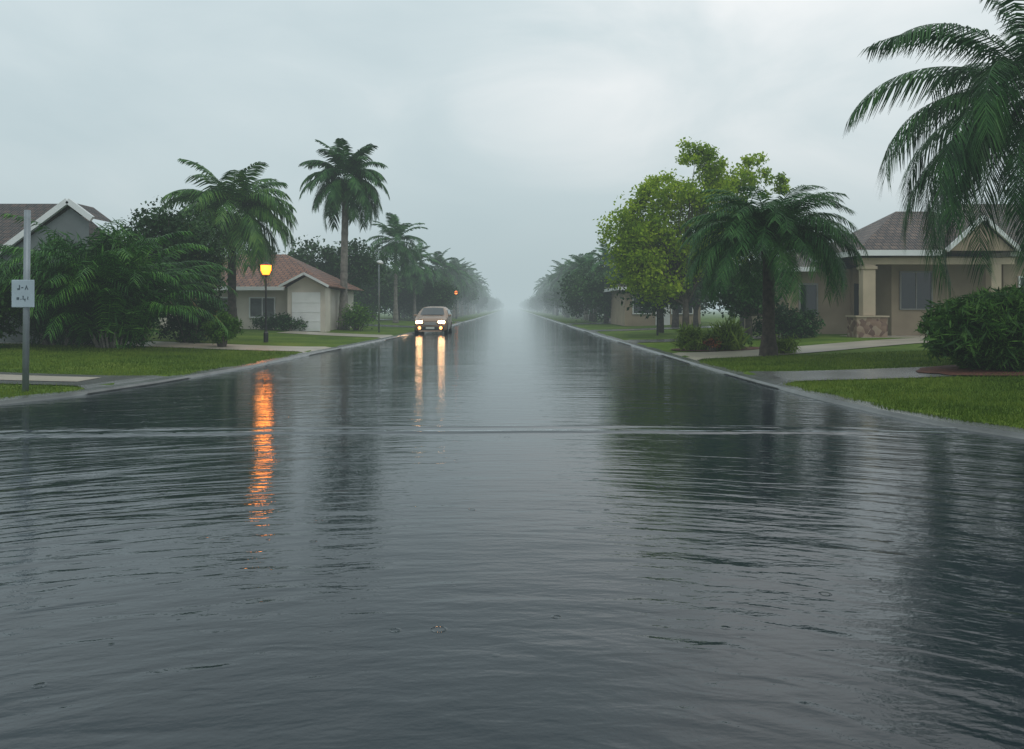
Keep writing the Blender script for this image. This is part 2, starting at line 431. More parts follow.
def lobes_clumps(lobes):
    C = []; R = []
    for (cx, cy, cz, rx, ry, rz, n, r) in lobes:
        d = rng.normal(0, 1, (n, 3)); d /= np.linalg.norm(d, axis=1)[:, None]
        rad = rng.random(n) ** .45 * rng.uniform(.75, 1.12, n)
        p = d * rad[:, None] * np.array([rx, ry, rz]) + np.array([cx, cy, cz])
        p[:, 2] = np.maximum(p[:, 2], .15)
        C += p.tolist(); R += (r * rng.uniform(.6, 1.4, n)).tolist()
    return C, R

def limbs(g, base_h, C, r0, nl):
    g.tube([(0, 0, -.1), (.03, .02, base_h * .5), (0, 0, base_h)], [r0 * 1.25, r0, r0 * .85], 10)
    idx = rng.choice(len(C), min(nl, len(C)), replace=False)
    for i in idx:
        c = np.array(C[i]); st = np.array([0, 0, base_h * rng.uniform(.75, 1.)])
        mid = st + (c - st) * .45 + np.array([0, 0, .12 * np.linalg.norm(c - st)]) * rng.uniform(.2, 1.2) + rng.normal(0, .1, 3)
        q = st + (c - st) * .75 + rng.normal(0, .1, 3)
        g.tube([st, mid, q, c], [r0 * .45, r0 * .27, r0 * .15, r0 * .05], 6, False)

def tree(label, loc, lobes, n_each, size, mat, trunk_h=1.5, r0=.18, nl=25, rot=0, group=None, aspect=1.8, bark='bark'):
    e = thing("tree", label, "tree", loc, rot, group)
    C, R = lobes_clumps(lobes)
    fast("crown", leaf_quads(C, R, n_each, size, aspect), 4, mat, e)
    g = Geo(); limbs(g, trunk_h, C, r0, nl); g.obj("trunk", M[bark], e, smooth=True)
    return e

def bush(label, loc, lobes, n_each, size, mat, aspect=2., upb=.5, group=None, hang=0.):
    e = thing("bush", label, "bush", loc, 0, group)
    C, R = lobes_clumps(lobes)
    fast("foliage", leaf_quads(C, R, n_each, size, aspect, upb, hang=hang), 4, mat, e)
    g = Geo()
    for i in rng.choice(len(C), min(14, len(C)), replace=False):
        c = np.array(C[i]); g.tube([(c[0] * .3, c[1] * .3, -.1), (c[0] * .6, c[1] * .6, c[2] * .5), c], [.035, .02, .008], 5, False)
    g.obj("stem", M['bark'], e)
    return e

def frond(V, org, az, el, L, droop, ll, n=46, lw=.035, fall=.5, stiff=.45, start=.12):
    st = 24; t = np.linspace(0, 1, st); ea = el - droop * t ** 1.25
    ds = L / (st - 1)
    hx = np.cumsum(np.cos(ea) * ds); hz = np.cumsum(np.sin(ea) * ds)
    sw = rng.normal(0, .14); a = az + sw * t
    P = np.stack([org[0] + hx * np.cos(a), org[1] + hx * np.sin(a), org[2] + hz], 1)
    T = np.gradient(P, axis=0); T /= np.linalg.norm(T, axis=1)[:, None]
    S = np.stack([-np.sin(a), np.cos(a), 0 * a], 1)
    for i in range(st - 1):
        w0 = .022 * (1 - t[i]) + .005; w1 = .022 * (1 - t[i + 1]) + .005
        V.append([P[i] - S[i] * w0, P[i] + S[i] * w0, P[i + 1] + S[i + 1] * w1, P[i + 1] - S[i + 1] * w1])
    tt = np.linspace(start, 1, n)
    for s in (-1, 1):
        for u in tt:
            u = min(1, u + rng.normal(0, .004)); f = u * (st - 1); i = min(int(f), st - 2); fr = f - i
            p = P[i] * (1 - fr) + P[i + 1] * fr; tg = T[i]; sd = S[i] * s
            prof = .30 + .70 * math.sin(math.pi * min(1., .12 + u * .82)) ** .8
            l = ll * prof * rng.uniform(.85, 1.1)
            fw = stiff + .6 * u
            d = sd * 1.0 + tg * fw + np.array([0, 0, .15 - fall * .3]) + rng.normal(0, .08, 3); d /= np.linalg.norm(d)
            m = p + d * l * .5 + np.array([0, 0, -fall * l * .12])
            e2 = m + d * l * .45 + np.array([0, 0, -fall * l * .42])
            wd = tg * lw * .5
            V.append([p - wd * .6, p + wd * .6, m + wd, m - wd])
            V.append([m - wd, m + wd, e2 + wd * .12, e2 - wd * .12])

def palm(label, loc, H, r0, nf, L, ll, mat, lean=(0, 0), rot=0, bark='palmbark', n=44, lw=.04, elmin=-.5, elmax=1.45, droop=1.5, fall=.7, dead=3, group=None, updroop=.6, lv=.1):
    e = thing("palm_tree", label, "palm tree", loc, rot, group)
    V = []
    top = (lean[0], lean[1], H)
    for i in range(nf):
        f = (i + .5) / nf; el = elmax + (elmin - elmax) * f ** .9 + rng.normal(0, .08)
        az = i * 2.39996 + rng.normal(0, .15)
        k = min(1., max(0., (1.45 - el) / .9))
        dr = droop * (updroop + (1 - updroop) * k) * rng.uniform(.9, 1.1)
        if el < 0: dr *= .75
        frond(V, (top[0] + .06 * math.cos(az), top[1] + .06 * math.sin(az), H + .15 * (1 - f)), az, el, L * rng.uniform(1 - lv, 1 + lv * .7) * (1 - .12 * (1 - f) ** 2), dr, ll, n, lw, fall * (.6 + .4 * k))
    fast("crown", np.array(V), 4, mat, e)
    for i in range(dead):
        V = []
        frond(V, (top[0], top[1], H - .1), rng.uniform(0, 6.28), -.85 + rng.normal(0, .15), L * .42, .6, ll * .5, 26, lw * .8, 1.0)
        fast("dead_frond", np.array(V), 4, M['frond_dead'], e)["label"] = "dry brown drooping frond"
    g = Geo(); k = 14 if H > 4 else 10; pts = []; rr = []
    for i in range(k * 3 + 1):
        t = i / (k * 3); pts.append((lean[0] * t ** 1.6, lean[1] * t ** 1.6, -.1 + (H + .1) * t))
        r = r0 * (1.35 - .55 * min(1, t * 4) if t < .25 else .8 - .12 * (t - .25)) * (1.05 if i % 3 == 0 else .98)
        if t > .9: r *= 1.25
        rr.append(r)
    g.tube(pts, rr, 12); g.obj("trunk", M[bark], e, smooth=True)
    return e

# ---- near palms
palm("short palm with thick dark trunk and arching green fronds", (7.25, 22.6, .15), 2.95, .22, 92, 2.85, .56, M['frond_dark'], bark='palmdark', n=64, lw=.032, elmin=.3, elmax=1.42, droop=2.1, fall=.9, dead=0, updroop=.75, lv=.05)
palm("large palm with long drooping fronds beside the tan house", (12.0, 18.0, .3), 5.85, .22, 50, 4.55, .85, M['frond_dark'], rot=.5, n=96, lw=.042, elmin=-.65, elmax=1.42, droop=1.85, fall=1.3, dead=1, lean=(-.1, 0), updroop=.5)
palm("tall slender palm with grey trunk rising above the street", (-9.9, 47, .3), 8.7, .27, 48, 2.9, .74, M['frond_dark'], lean=(.15, 0), n=46, lw=.09, elmin=-.7, elmax=1.42, droop=1.6, fall=.9, updroop=.6)
palm("palm with broad green crown in front of the red-roofed house", (-13.3, 38, .3), 5.6, .25, 48, 3.45, .9, M['frond'], rot=1., n=48, lw=.08, elmin=-.45, elmax=1.4, droop=1.85, fall=1.1, bark='palmdark', updroop=.62)
palm("slim palm standing among trees along the street", (-9.6, 66, .3), 6.6, .2, 34, 2.9, .7, M['frond_dark'], rot=2., n=30, lw=.10, elmin=-.7, droop=1.6, updroop=.6, dead=0)
pfar = palm("misty palm among the street trees", (-8.2, 88, .3), 5.4, .2, 32, 2.9, .8, M['frond_dark'], rot=.4, n=26, lw=.12, elmin=-.8, droop=1.6, group="palms along the street", dead=0, updroop=.6)
for (x, y, r, s) in [(-9.5, 78, 1.2, .98), (-7.2, 99, .2, .95), (-7.6, 112, 2.2, 1.05), (-8, 126, 5.2, .98), (-8, 140, 3.1, 1.05), (-7.6, 160, 1.1, 1.05), (-7.8, 185, 4.1, 1.05), (8.5, 70, 4.0, .9), (7.4, 80, 1.0, .85), (7.6, 93, 5.0, .95), (7.3, 106, 3.0, .95), (8.2, 122, .8, 1.), (7.6, 140, 2.8, 1.), (7.8, 165, 2., 1.05), (7.6, 190, 6., 1.05)]:
    copy_thing(pfar, (x, y, .3), r, s)

# ---- bright tree
tree("bright yellow-green leafy tree with open crown", (7.8, 36, .3),
     [(-1.9, 0, 4.3, 1.8, 1.6, 1.7, 115, .5), (-1.6, 0, 2.6, 1.6, 1.5, 1.2, 60, .45), (-.9, 0, 6.2, 1.5, 1.5, 1.1, 34, .38), (1.2, .2, 6.4, 1.9, 1.6, 1.5, 62, .42), (1.2, .3, 4.2, 2.1, 1.7, 1.9, 100, .5), (3.0, .3, 6.9, .9, .5, 1.1, 14, .28), (4.4, .3, 6.8, .25, .3, .7, 5, .2), (.6, 0, 7.9, 1.5, .9, .7, 15, .3)],
     95, .18, M['leaf_bright'], 1.6, .15, 60, bark='bark')
tree("dark green tree standing beside the path", (7.6, 41, .3), [(0, 0, 2.6, 2.0, 2.0, 1.8, 80, .6)], 70, .22, M['leaf_dark'], 1.2, .16)
tree("dark green leafy tree by the house", (9.3, 31.5, .3), [(0, 0, 1.8, 1.3, 1.3, 1.2, 60, .45)], 80, .18, M['leaf_dark'], 1.0, .14)

# ---- left
def areca(label, loc, n, L, w, mat=None, el=(0.75, 1.5), fill=None):
    e = thing("palm_shrub", label, "shrub", loc)
    V = []; g = Geo()
    for i in range(n):
        az = rng.uniform(0, 6.28); r = w * math.sqrt(rng.random()); o = (r * math.cos(az), r * math.sin(az), rng.uniform(.0, .9) * L * .32)
        a2 = az + rng.normal(0, .5); l = L * rng.uniform(.65, 1.0)
        frond(V, o, a2, rng.uniform(*el), l, rng.uniform(1.2, 2.1), L * .14, 34, .012 * L, .9, start=.1)
        if i % 3 == 0: g.tube([(o[0] * .6, o[1] * .6, -.1), o], [.04, .03], 6, False)
    V = np.array(V)
    if fill:
        C, R = lobes_clumps(fill); V = np.concatenate([V, leaf_quads(C, R, 90, .42, 8., .2, hang=.7)])
    fast("foliage", V, 4, mat or M['frond_dark'], e); g.obj("stem", M['palmbark'], e)
    return e
areca("dense rounded fountain-shaped palm shrub on the lawn", (-12.3, 24.6, .3), 100, 3.9, .7, M['frond_shrub'], fill=[(0, 0, 1.7, 1.35, 1.2, 1.75, 140, .4)], el=(1.0, 1.5))
areca("wide feathery palm shrub beside the grey house", (-14.2, 25.2, .3), 90, 3.9, .7, M['frond_dark'], fill=[(0, 0, 1.7, 1.3, 1.2, 1.75, 130, .4)], el=(1.0, 1.5))
tree("dark rounded evergreen tree behind palm shrubs", (-12.7, 31, .3), [(0, 0, 3.3, 1.7, 1.8, 1.8, 110, .55), (-1.2, 0, 3.8, 1.2, 1.2, 1.2, 40, .5), (.5, -.4, 1.6, 1.3, 1.3, 1.3, 60, .5)], 85, .16, M['leaf_dark'], 1.4, .17, 30)
bush("dark leafy shrub against the grey house", (-15.6, 22.8, .3), [(0, 0, .95, 1.4, 1., 1.4, 90, .4)], 90, .16, M['leaf_bush'])
bush("dark leafy shrub beside the lawn", (-11.5, 28.6, .3), [(0, 0, .8, 1.1, .9, .9, 60, .4)], 90, .13, M['leaf_dark'])
bush("small round light-green bush on the lawn", (-9.7, 26.8, .28), [(0, 0, .55, .55, .5, .52, 120, .14)], 90, .08, M['leaf_mid'])
bush("low hedge in front of the red-roofed house", (-12.3, 42.2, .3), [(0, 0, .35, 1.6, .5, .35, 60, .3)], 60, .13, M['leaf_dark'])
bush("green hedge beside the red-roofed house", (-8.9, 46, .3), [(0, 0, .65, 1.0, .7, .65, 50, .4)], 60, .14, M['leaf_mid'])
tree("dark tree behind the red-roofed house", (-12.5, 57, .3), [(-1.5, 0, 4, 2.5, 2, 2, 60, .7), (1.5, 0, 4.3, 2.3, 2, 1.9, 60, .7)], 60, .28, M['leaf_far'], 1.6, .2)

# ---- right shrubs
bush("big rounded dark-green strappy bush beside the driveway", (9.95, 16.4, .25), [(0, 0, .78, 1.3, 1.1, .82, 300, .26)], 90, .3, M['leaf_bush'], aspect=6.5, upb=.1, hang=.6)
g = Geo(); g.poly([(10.0 + 1.75 * (1 + .06 * math.sin(k * 2.3)) * math.cos(k * .2618), 16.1 + 1.35 * math.sin(k * .2618), .0) for k in range(24)])
for i, v in enumerate(g.v): g.v[i] = (v[0], v[1], float(hgt(1, v[0], v[1])) + .035)
o = g.obj("mulch_bed", M['mulch']); o["kind"] = "structure"
bush("dark hedge at the foot of the tan house", (10.9, 31.8, .3), [(0, 0, .55, 1.3, .6, .65, 80, .3)], 80, .13, M['leaf_dark'])
def spiky(label, loc, r, h, n=26, L=.6):
    bush(label, loc, [(0, 0, h * .35, r, r * .8, h * .35, n, .25)], 34, L, M['frond_yel'], aspect=13., upb=0., hang=-1.3)
spiky("spiky yellow-green shrub in the flower bed", (6.9, 25.6, .2), .55, 1.0, 30, .7)
spiky("spiky yellow-green plant beside the red leaves", (5.9, 26.0, .2), .45, .8, 24, .6)
spiky("low spiky plant near the palm trunk", (7.9, 23.2, .2), .35, .4, 12, .4)
bush("low reddish-leaved plant in the flower bed", (6.3, 25.2, .2), [(0, 0, .18, .35, .3, .12, 9, .12)], 40, .08, M['red_leaf'])
bush("low green groundcover plant in the flower bed", (6.9, 26.6, .2), [(0, 0, .25, 1.1, .5, .25, 50, .2)], 70, .1, M['leaf_mid'])
g = Geo(); g.poly([(6.7 + 1.5 * math.cos(k * .2618), 26.2 + 1.2 * math.sin(k * .2618), 0) for k in range(24)])
for i, v in enumerate(g.v): g.v[i] = (v[0], v[1], float(hgt(1, v[0], v[1])) + .03)
o = g.obj("flower_bed", M['mulch']); o["kind"] = "structure"

# ---- street trees
protos = []
for k in range(4):
    lob = [(rng.normal(0, .6), rng.normal(0, .6), 3.0 + rng.uniform(-.9, 1.0), rng.uniform(1.6, 2.4), rng.uniform(1.8, 2.4), rng.uniform(1.5, 2.3), 50, .8) for _ in range(3)]
    protos.append((lob, k))
lab = "dark green street tree softened by mist"
src = []
pos = [(-1, 72, -12.5), (-1, 63, -15), (1, 58, 9.2), (1, 50, 10.2)]
for (lob, k), (s, y, x) in zip(protos, pos):
    src.append(tree(lab, (x, y, .3), lob, 45, .32, M['leaf_far'], 1.5, .2, 16, group="trees lining the street"))
for s in (-1, 1):
    y = 64. if s > 0 else 80.
    while y < 560:
        step = 6.5 if y < 150 else 12 if y < 300 else 22
        for row in range(2):
            x = s * ((7.3 if row == 0 else 12.0) + rng.uniform(-.5, 1.4))
            rr_, sc_ = rng.uniform(0, 6.28), rng.uniform(.8, 1.1)
            yy_ = y + rng.uniform(-2, 2); kk_ = int(rng.integers(4)); pal = rng.random() < .5
            if row == 0 and y < 260 and pal: copy_thing(pfar, (x, yy_, .3), rr_, sc_)
            else: copy_thing(src[kk_], (x, yy_, .3), rr_, sc_ * (.9 if row == 0 else 1.05))
        y += step
for (x, y, sc) in [(-22, 48, 1.0), (-19, 62, 1.1), (-27, 56, 1.1), (-22, 75, 1.2), (16, 52, .8), (21, 60, .8), (27, 58, .8), (-33, 44, 1.), (36, 50, .8), (14, 62, .9), (-14, 76, 1.1), (11.5, 50, .75), (13.5, 47, .7)]:
    copy_thing(src[int(rng.integers(4))], (x, y, .3), rng.uniform(0, 6.28), sc, "dark tree standing behind the houses")

# ------------------------------------------------------------------ houses
def window(parent, x, y, z0, z1, w, mat='glass', frame='white', bars=1, t=.07):
    p = Geo().box(x - w / 2, x + w / 2, y - .03, y - .005, z0, z1).obj("window", M[mat], parent)
    f = Geo()
    f.box(x - w / 2 - t, x - w / 2, y - .07, y - .002, z0 - t, z1 + t).box(x + w / 2, x + w / 2 + t, y - .07, y - .002, z0 - t, z1 + t)
    f.box(x - w / 2, x + w / 2, y - .068, y - .002, z1, z1 + t).box(x - w / 2, x + w / 2, y - .09, y - .002, z0 - t, z0)
    for b in range(1, bars + 1):
        xb = x - w / 2 + w * b / (bars + 1); f.box(xb - .02, xb + .02, y - .055, y - .031, z0, z1)
    f.obj("frame", M[frame], p)
    return p
def hip(g, x0, x1, y0, y1, ze, zr, xa=None, xb=None, yr=None):
    yr = (y0 + y1) / 2 if yr is None else yr; h = (y1 - y0) / 2
    xa = x0 + h if xa is None else xa; xb = x1 - h if xb is None else xb
    A, B, C, Dd = (x0, y0, ze), (x1, y0, ze), (x1, y1, ze), (x0, y1, ze); R1, R2 = (xa, yr, zr), (xb, yr, zr)
    if abs(xa - xb) < .01: g.poly([A, B, R1]); g.poly([C, Dd, R1])
    else: g.poly([A, B, R2, R1]); g.poly([C, Dd, R1, R2])
    g.poly([B, C, R2]); g.poly([Dd, A, R1]); g.poly([A, Dd, C, B])
def fascia(g, x0, x1, y0, y1, z, h=.2, t=.04):
    g.box(x0 - t, x1 + t, y0 - t, y0 - .002, z - h, z + .02).box(x0 - t, x1 + t, y1 + .002, y1 + t, z - h, z + .02)
    g.box(x0 - t, x0 - .002, y0, y1, z - h, z + .02).box(x1 + .002, x1 + t, y0, y1, z - h, z + .02)

hs = thing("house", "tan stucco house with brown tile roof and columned porch", "house", (0, 0, 0))
w = Geo()
w.box(15.75, 19.89, 33.2, 42, .2, 3.62)
w.box(15.0, 15.74, 35.2, 42, .2, 3.62)
w.box(12.2, 14.99, 35.4, 42, .2, 3.2)
w.box(19.9, 30.01, 32.4, 42, .2, 3.62)
w.obj("wall", M['wall_tan'], hs)
r = Geo(); hip(r, 13.45, 20.6, 31.2, 38.0, 3.72, 5.65, 16.6, 18.2, 34.6); r.obj("roof", M['roof_grey'], hs, uv=True)
r = Geo(); hip(r, 18.3, 31, 31.9, 43, 3.78, 6.35, 20.8, 27, 37.5); r.obj("roof", M['roof_grey'], hs, uv=True)
r = Geo(); hip(r, 11.7, 16.5, 34.9, 42.4, 3.25, 4.5, 14.2, 14.21); r.obj("roof", M['roof_grey'], hs, uv=True)
GX = 18.2; GW = 1.35; GZ = 4.95
r = Geo(); r.poly([(GX - GW, 30.9, 3.75), (GX, 30.9, GZ), (GX, 34, GZ), (GX - GW, 34, 3.75)]).poly([(GX, 30.9, GZ), (GX + GW, 30.9, 3.75), (GX + GW, 34, 3.75), (GX, 34, GZ)])
r.obj("roof", M['roof_grey'], hs, uv=True)
Geo().poly([(GX - GW + .1, 31.0, 3.70), (GX + GW - .1, 31.0, 3.70), (GX, 31.0, GZ - .12)]).obj("gable", M['wall_tan'], hs)
f = Geo(); f.box(13.41, GX - GW - .1, 31.16, 31.198, 3.52, 3.74); f.box(13.41, 13.448, 31.2, 38, 3.52, 3.74)
f.beam((GX - GW - .08, 30.87, 3.70), (GX, 30.87, GZ + .04), .1, .16); f.beam((GX, 30.87, GZ + .04), (GX + GW + .08, 30.87, 3.70), .1, .16)
fascia(f, 19.9, 31, 31.9, 43, 3.78, .24); fascia(f, 11.7, 13.2, 34.9, 42.4, 3.25, .18)
f.obj("fascia", M['white'], hs)
Geo().box(13.7, 19.8, 31.5, 31.8, 3.2, 3.455).obj("beam", M['wall_cream'], hs)
for x, wd in ((14.05, .5), ):
    c = Geo().box(x - wd / 2, x + wd / 2, 31.45, 31.85, 1.18, 3.195).box(x - wd / 2 - .06, x + wd / 2 + .06, 31.40, 31.90, 3.0, 3.12).obj("column", M['wall_cream'], hs, bevel=.02)
    Geo().box(x - .6, x + .6, 31.2, 32.1, .2, 1.12).obj("pillar_base", M['stone'], c, label="rough brown stone pillar base")
    Geo().box(x - .65, x + .65, 31.15, 32.15, 1.122, 1.178).obj("cap", M['wall_cream'], c)
Geo().box(18.85, 19.25, 31.45, 31.85, .2, 3.195).obj("column", M['wall_cream'], hs, bevel=.02)
Geo().box(13.6, 18.7, 31.1, 33.19, .2, .34).obj("porch_floor", M['pathlight'], hs)
window(hs, 16.75, 33.2, 1.45, 2.95, 1.25, bars=1, frame='frame_grey', t=.05); window(hs, 24.5, 32.4, 1.2, 2.7, 1.8)
window(hs, 13.1, 35.4, 1.2, 2.5, .7, bars=0, frame='frame_grey'); window(hs, 21, 32.4, 1.3, 2.7, .9, bars=0)
d = Geo().box(15.05, 15.70, 35.15, 35.19, .385, 2.55).obj("door", M['black'], hs)
Geo().tube([(15.6, 35.1, 1.4), (15.6, 35.1, 1.6)], .02, 6).obj("handle", M['chrome'], d)

hl = thing("house", "grey house with dark brown tile roof and white gable trim", "house", (0, 0, 0))
w = Geo().box(-34, -17.1, 28.6, 36, .2, 3.0).box(-17.0, -13.9, 26.2, 28.59, .2, 2.9)
i = len(w.v); w.v += [(-17.1, 26.19, 2.9), (-13.85, 26.19, 2.9), (-13.85, 26.19, 4.3), (-14.45, 26.19, 4.75)]
w.f.append((i, i + 1, i + 2, i + 3)); w.obj("wall", M['wall_grey'], hl)
r = Geo(); hip(r, -35, -16.6, 27.6, 37, 3.0, 5.65, -31, -17.6, 32)
r.poly([(-14.45, 26.1, 4.95), (-14.45, 27.6, 4.95), (-17.6, 27.6, 2.6), (-17.6, 26.1, 2.6)])
r.poly([(-14.44, 26.1, 4.95), (-13.7, 26.1, 4.4), (-13.7, 27.6, 4.4), (-14.44, 27.6, 4.95)])
r.obj("roof", M['roof_brown'], hl, uv=True)
f = Geo(); f.beam((-14.45, 26.03, 4.97), (-17.6, 26.03, 2.62), .12, .18); f.beam((-14.45, 26.03, 4.97), (-13.66, 26.03, 4.38), .12, .18)
f.obj("fascia", M['white'], hl)
window(hl, -20.5, 28.6, 1.2, 2.5, 1.6); window(hl, -15.4, 26.19, 1.2, 2.4, 1.2)
d = Geo().box(-18.6, -17.7, 28.54, 28.59, .25, 2.3).obj("door", M['white'], hl)
Geo().tube([(-17.8, 28.5, 1.2), (-17.8, 28.5, 1.35)], .02, 6).obj("handle", M['chrome'], d)

hr = thing("house", "cream house with terracotta tile roof and white garage door", "house", (0, 0, 0))
Geo().box(-19.2, -10.3, 43.6, 52, .2, 2.55).box(-11.9, -9.9, 42.4, 43.59, .2, 2.55).obj("wall", M['wall_pale'], hr)
r = Geo(); hip(r, -19.8, -9.7, 42.9, 52.6, 2.6, 4.65, -16.6, -13.4, 47.5)
r.poly([(-12.15, 41.9, 2.62), (-10.9, 41.9, 3.25), (-10.9, 45, 3.25), (-12.15, 43.9, 2.62)]); r.poly([(-10.9, 41.9, 3.25), (-9.65, 41.9, 2.62), (-9.65, 45, 2.62), (-10.9, 45, 3.25)])
r.obj("roof", M['roof_red'], hr, uv=True)
f = Geo(); f.box(-19.8, -12.2, 42.84, 42.895, 2.42, 2.62); f.beam((-12.2, 41.87, 2.60), (-10.9, 41.87, 3.28), .06, .12); f.beam((-10.9, 41.87, 3.28), (-9.6, 41.87, 2.60), .06, .12)
f.obj("fascia", M['white'], hr)
Geo().poly([(-11.95, 42.39, 2.55), (-9.85, 42.39, 2.55), (-10.9, 42.39, 3.15)]).obj("gable", M['wall_pale'], hr)
d = Geo().box(-11.65, -10.15, 42.33, 42.385, .25, 2.3)
for k in range(1, 4): d.box(-11.65, -10.15, 42.31, 42.329, .25 + k * .5, .28 + k * .5)
d.obj("garage_door", M['white'], hr)
window(hr, -13.6, 43.6, 1.0, 2.0, 1.3, mat='glass_pale'); window(hr, -15.9, 43.6, 1.0, 2.0, 1.2, mat='glass_pale')

def small_house(label, x0, x1, y0, y1, ze, zr, wm, rm):
    h = thing("house", label, "house", (0, 0, 0))
    Geo().box(x0, x1, y0, y1, .2, ze - .02).obj("wall", M[wm], h)
    r = Geo(); hip(r, x0 - .6, x1 + .6, y0 - .6, y1 + .6, ze, zr, x0 + (x1 - x0) * .35, x0 + (x1 - x0) * .65); r.obj("roof", M[rm], h, uv=True)
    f = Geo(); fascia(f, x0 - .6, x1 + .6, y0 - .6, y1 + .6, ze, .2); f.obj("fascia", M['white'], h)
    xm = (x0 + x1) / 2; window(h, x0 + 1.2, y0, 1.1, 2.2, 1.2); window(h, x1 - 1.3, y0, 1.1, 2.2, 1.4)
    Geo().box(xm - .5, xm + .5, y0 - .05, y0 - .004, .25, 2.25).obj("door", M['white'], h)
small_house("pale house with grey roof half hidden by street trees", 7.9, 13.2, 56, 64, 2.9, 4.4, 'wall_tan', 'roof_grey')

# ------------------------------------------------------------------ street furniture
sp = thing("street_sign", "small near-square white plate on a tall grey steel post", "sign", (-8.15, 13.4, .08))
Geo().tube([(0, 0, -.1), (.035, 0, 3.05)], .05, 12).obj("post", M['galv'], sp, smooth=True)
pl = Geo().box(-.19, .19, -.075, -.055, 1.42, 1.88).obj("sign_plate", M['signface'], sp, bevel=.01)
mk = Geo(); y0, y1 = -.0805, -.0755
zc = 1.75
mk.box(-.06, -.045, y0, y1, zc - .035, zc + .045).box(-.09, -.062, y0, y1, zc - .035, zc - .01).box(-.02, .01, y0, y1, zc - .008, zc + .008)
mk.poly([(.035, y0, zc - .035), (.065, y0, zc + .045), (.095, y0, zc - .035), (.08, y0, zc - .035), (.065, y0, zc + .01), (.05, y0, zc - .035)])
zc = 1.57
mk.box(-.10, -.06, y0, y1, zc - .02, zc + .02).box(-.035, -.022, y0, y1, zc - .02, zc - .005).box(0, .015, y0, y1, zc, zc + .045).box(.0, .05, y0, y1, zc - .018, zc - .004).box(.033, .045, y0, y1, zc - .045, zc - .02).box(.08, .092, y0, y1, zc - .02, zc + .03)
mk.obj("lettering", M['ink'], pl)

def street_lamp(label, loc, H, glow, light, group="lit lamps along the street"):
    e = thing("street_lamp", label, "street lamp", loc, 0, group)
    g = Geo().tube([(0, 0, -.1), (0, 0, .25), (0, 0, .3), (0, 0, .5)], [.09, .09, .06, .045], 12)
    g.tube([(0, 0, .5), (0, 0, H - .47), (0, 0, H - .43), (0, 0, H - .39)], [.04, .03, .07, .09], 12); g.obj("post", M['black'], e, smooth=False)
    l = Geo().tube([(0, 0, H - .385), (0, 0, H - .22), (0, 0, H - .03)], [.12, .20, .21], 8).obj("lantern", glow, e)
    c = Geo().tube([(0, 0, H - .028), (0, 0, H + .04), (0, 0, H + .1), (0, 0, H + .16)], [.23, .14, .03, .008], 8)
    c.obj("cap", M['black'], l)
    if light:
        L = bpy.data.lights.new("lamp_light", "POINT"); L.color = (1, .3, .05); L.energy = light; L.shadow_soft_size = .3
        o = bpy.data.objects.new("lamp_light", L); COL.objects.link(o); o.parent = e; o.location = (0, -.3, H - .15)
    return e
street_lamp("black lamp post with glowing amber lantern on the lawn", (-9.35, 30.4, .28), 2.85, M['amber'], 45)
street_lamp("distant lamp post with glowing amber lantern in the mist", (-6.7, 96, .2), 3.3, M['amberfar'], 0)

e = thing("street_light", "slender pale steel light pole beside the kerb", "street light", (-7.4, 44.5, .2))
Geo().tube([(0, 0, -.1), (0, 0, 3.6), (.05, 0, 3.75)], [.06, .045, .04], 10).obj("post", M['galv'], e, smooth=True)
Geo().tube([(.05, 0, 3.70), (.05, 0, 3.78), (.1, 0, 3.86), (.1, 0, 3.92)], [.05, .2, .16, .03], 12).obj("lamp_head", M['white'], e)
e = thing("street_light", "dark slender lamp post beside the footpath", "street light", (7.0, 38.5, .25))
Geo().tube([(0, 0, -.1), (0, 0, 2.0)], [.05, .035], 10).obj("post", M['black'], e)
Geo().tube([(0, 0, 2.0), (0, 0, 2.1), (0, 0, 2.3), (0, 0, 2.4)], [.05, .12, .14, .02], 8).obj("lamp_head", M['black'], e)

# ------------------------------------------------------------------ car
car = thing("car", "warm grey car with lit headlights driving through floodwater", "car", (-4.6, 47.2, -.05))
ST = [(-2.2, .70, .76, .62, .56), (-2.12, .84, .85, .72, .66), (-1.95, .91, .94, .84, .74), (-1.4, .93, 1.02, .92, .77), (-1.05, .93, 1.09, .97, .78),
      (-.35, .93, 1.50, 1.0, .68), (.1, .93, 1.60, 1.0, .68), (1.0, .925, 1.61, 1.0, .68), (1.7, .91, 1.54, 1.0, .66), (2.08, .88, 1.15, .98, .66), (2.2, .82, .95, .85, .66)]
g = Geo()
for y, wd, top, belt, rw in ST:
    half = [(wd * .86, .2), (wd * .98, .3), (wd, .5), (wd, .70 if belt > .7 else .6), (wd * .985, belt), (rw * 1.20, (belt + top) / 2 + .08 if top > 1.3 else (belt + top) / 2), (rw * 1.06, top - .11), (rw * .88, top - .03), (rw * .5, top)]
    ring = half + [(-x, z) for x, z in half[::-1]]
    g.v += [(x, y, z) for x, z in ring]
n = 18
for k in range(len(ST) - 1):
    for j in range(n):
        j2 = (j + 1) % n; g.f.append((k * n + j, k * n + j2, (k + 1) * n + j2, (k + 1) * n + j))
g.f.append(tuple(range(n))); g.f.append(tuple(range((len(ST) - 1) * n, len(ST) * n))[::-1])
b = g.obj("body", M['carpaint'], car, smooth=True, bevel=.02)
Geo().poly([(-.70, -1.04, 1.13), (0, -1.10, 1.14), (.70, -1.04, 1.13), (.58, -.38, 1.515), (0, -.41, 1.545), (-.58, -.38, 1.515)]).obj("windscreen", M['windscreen'], car)
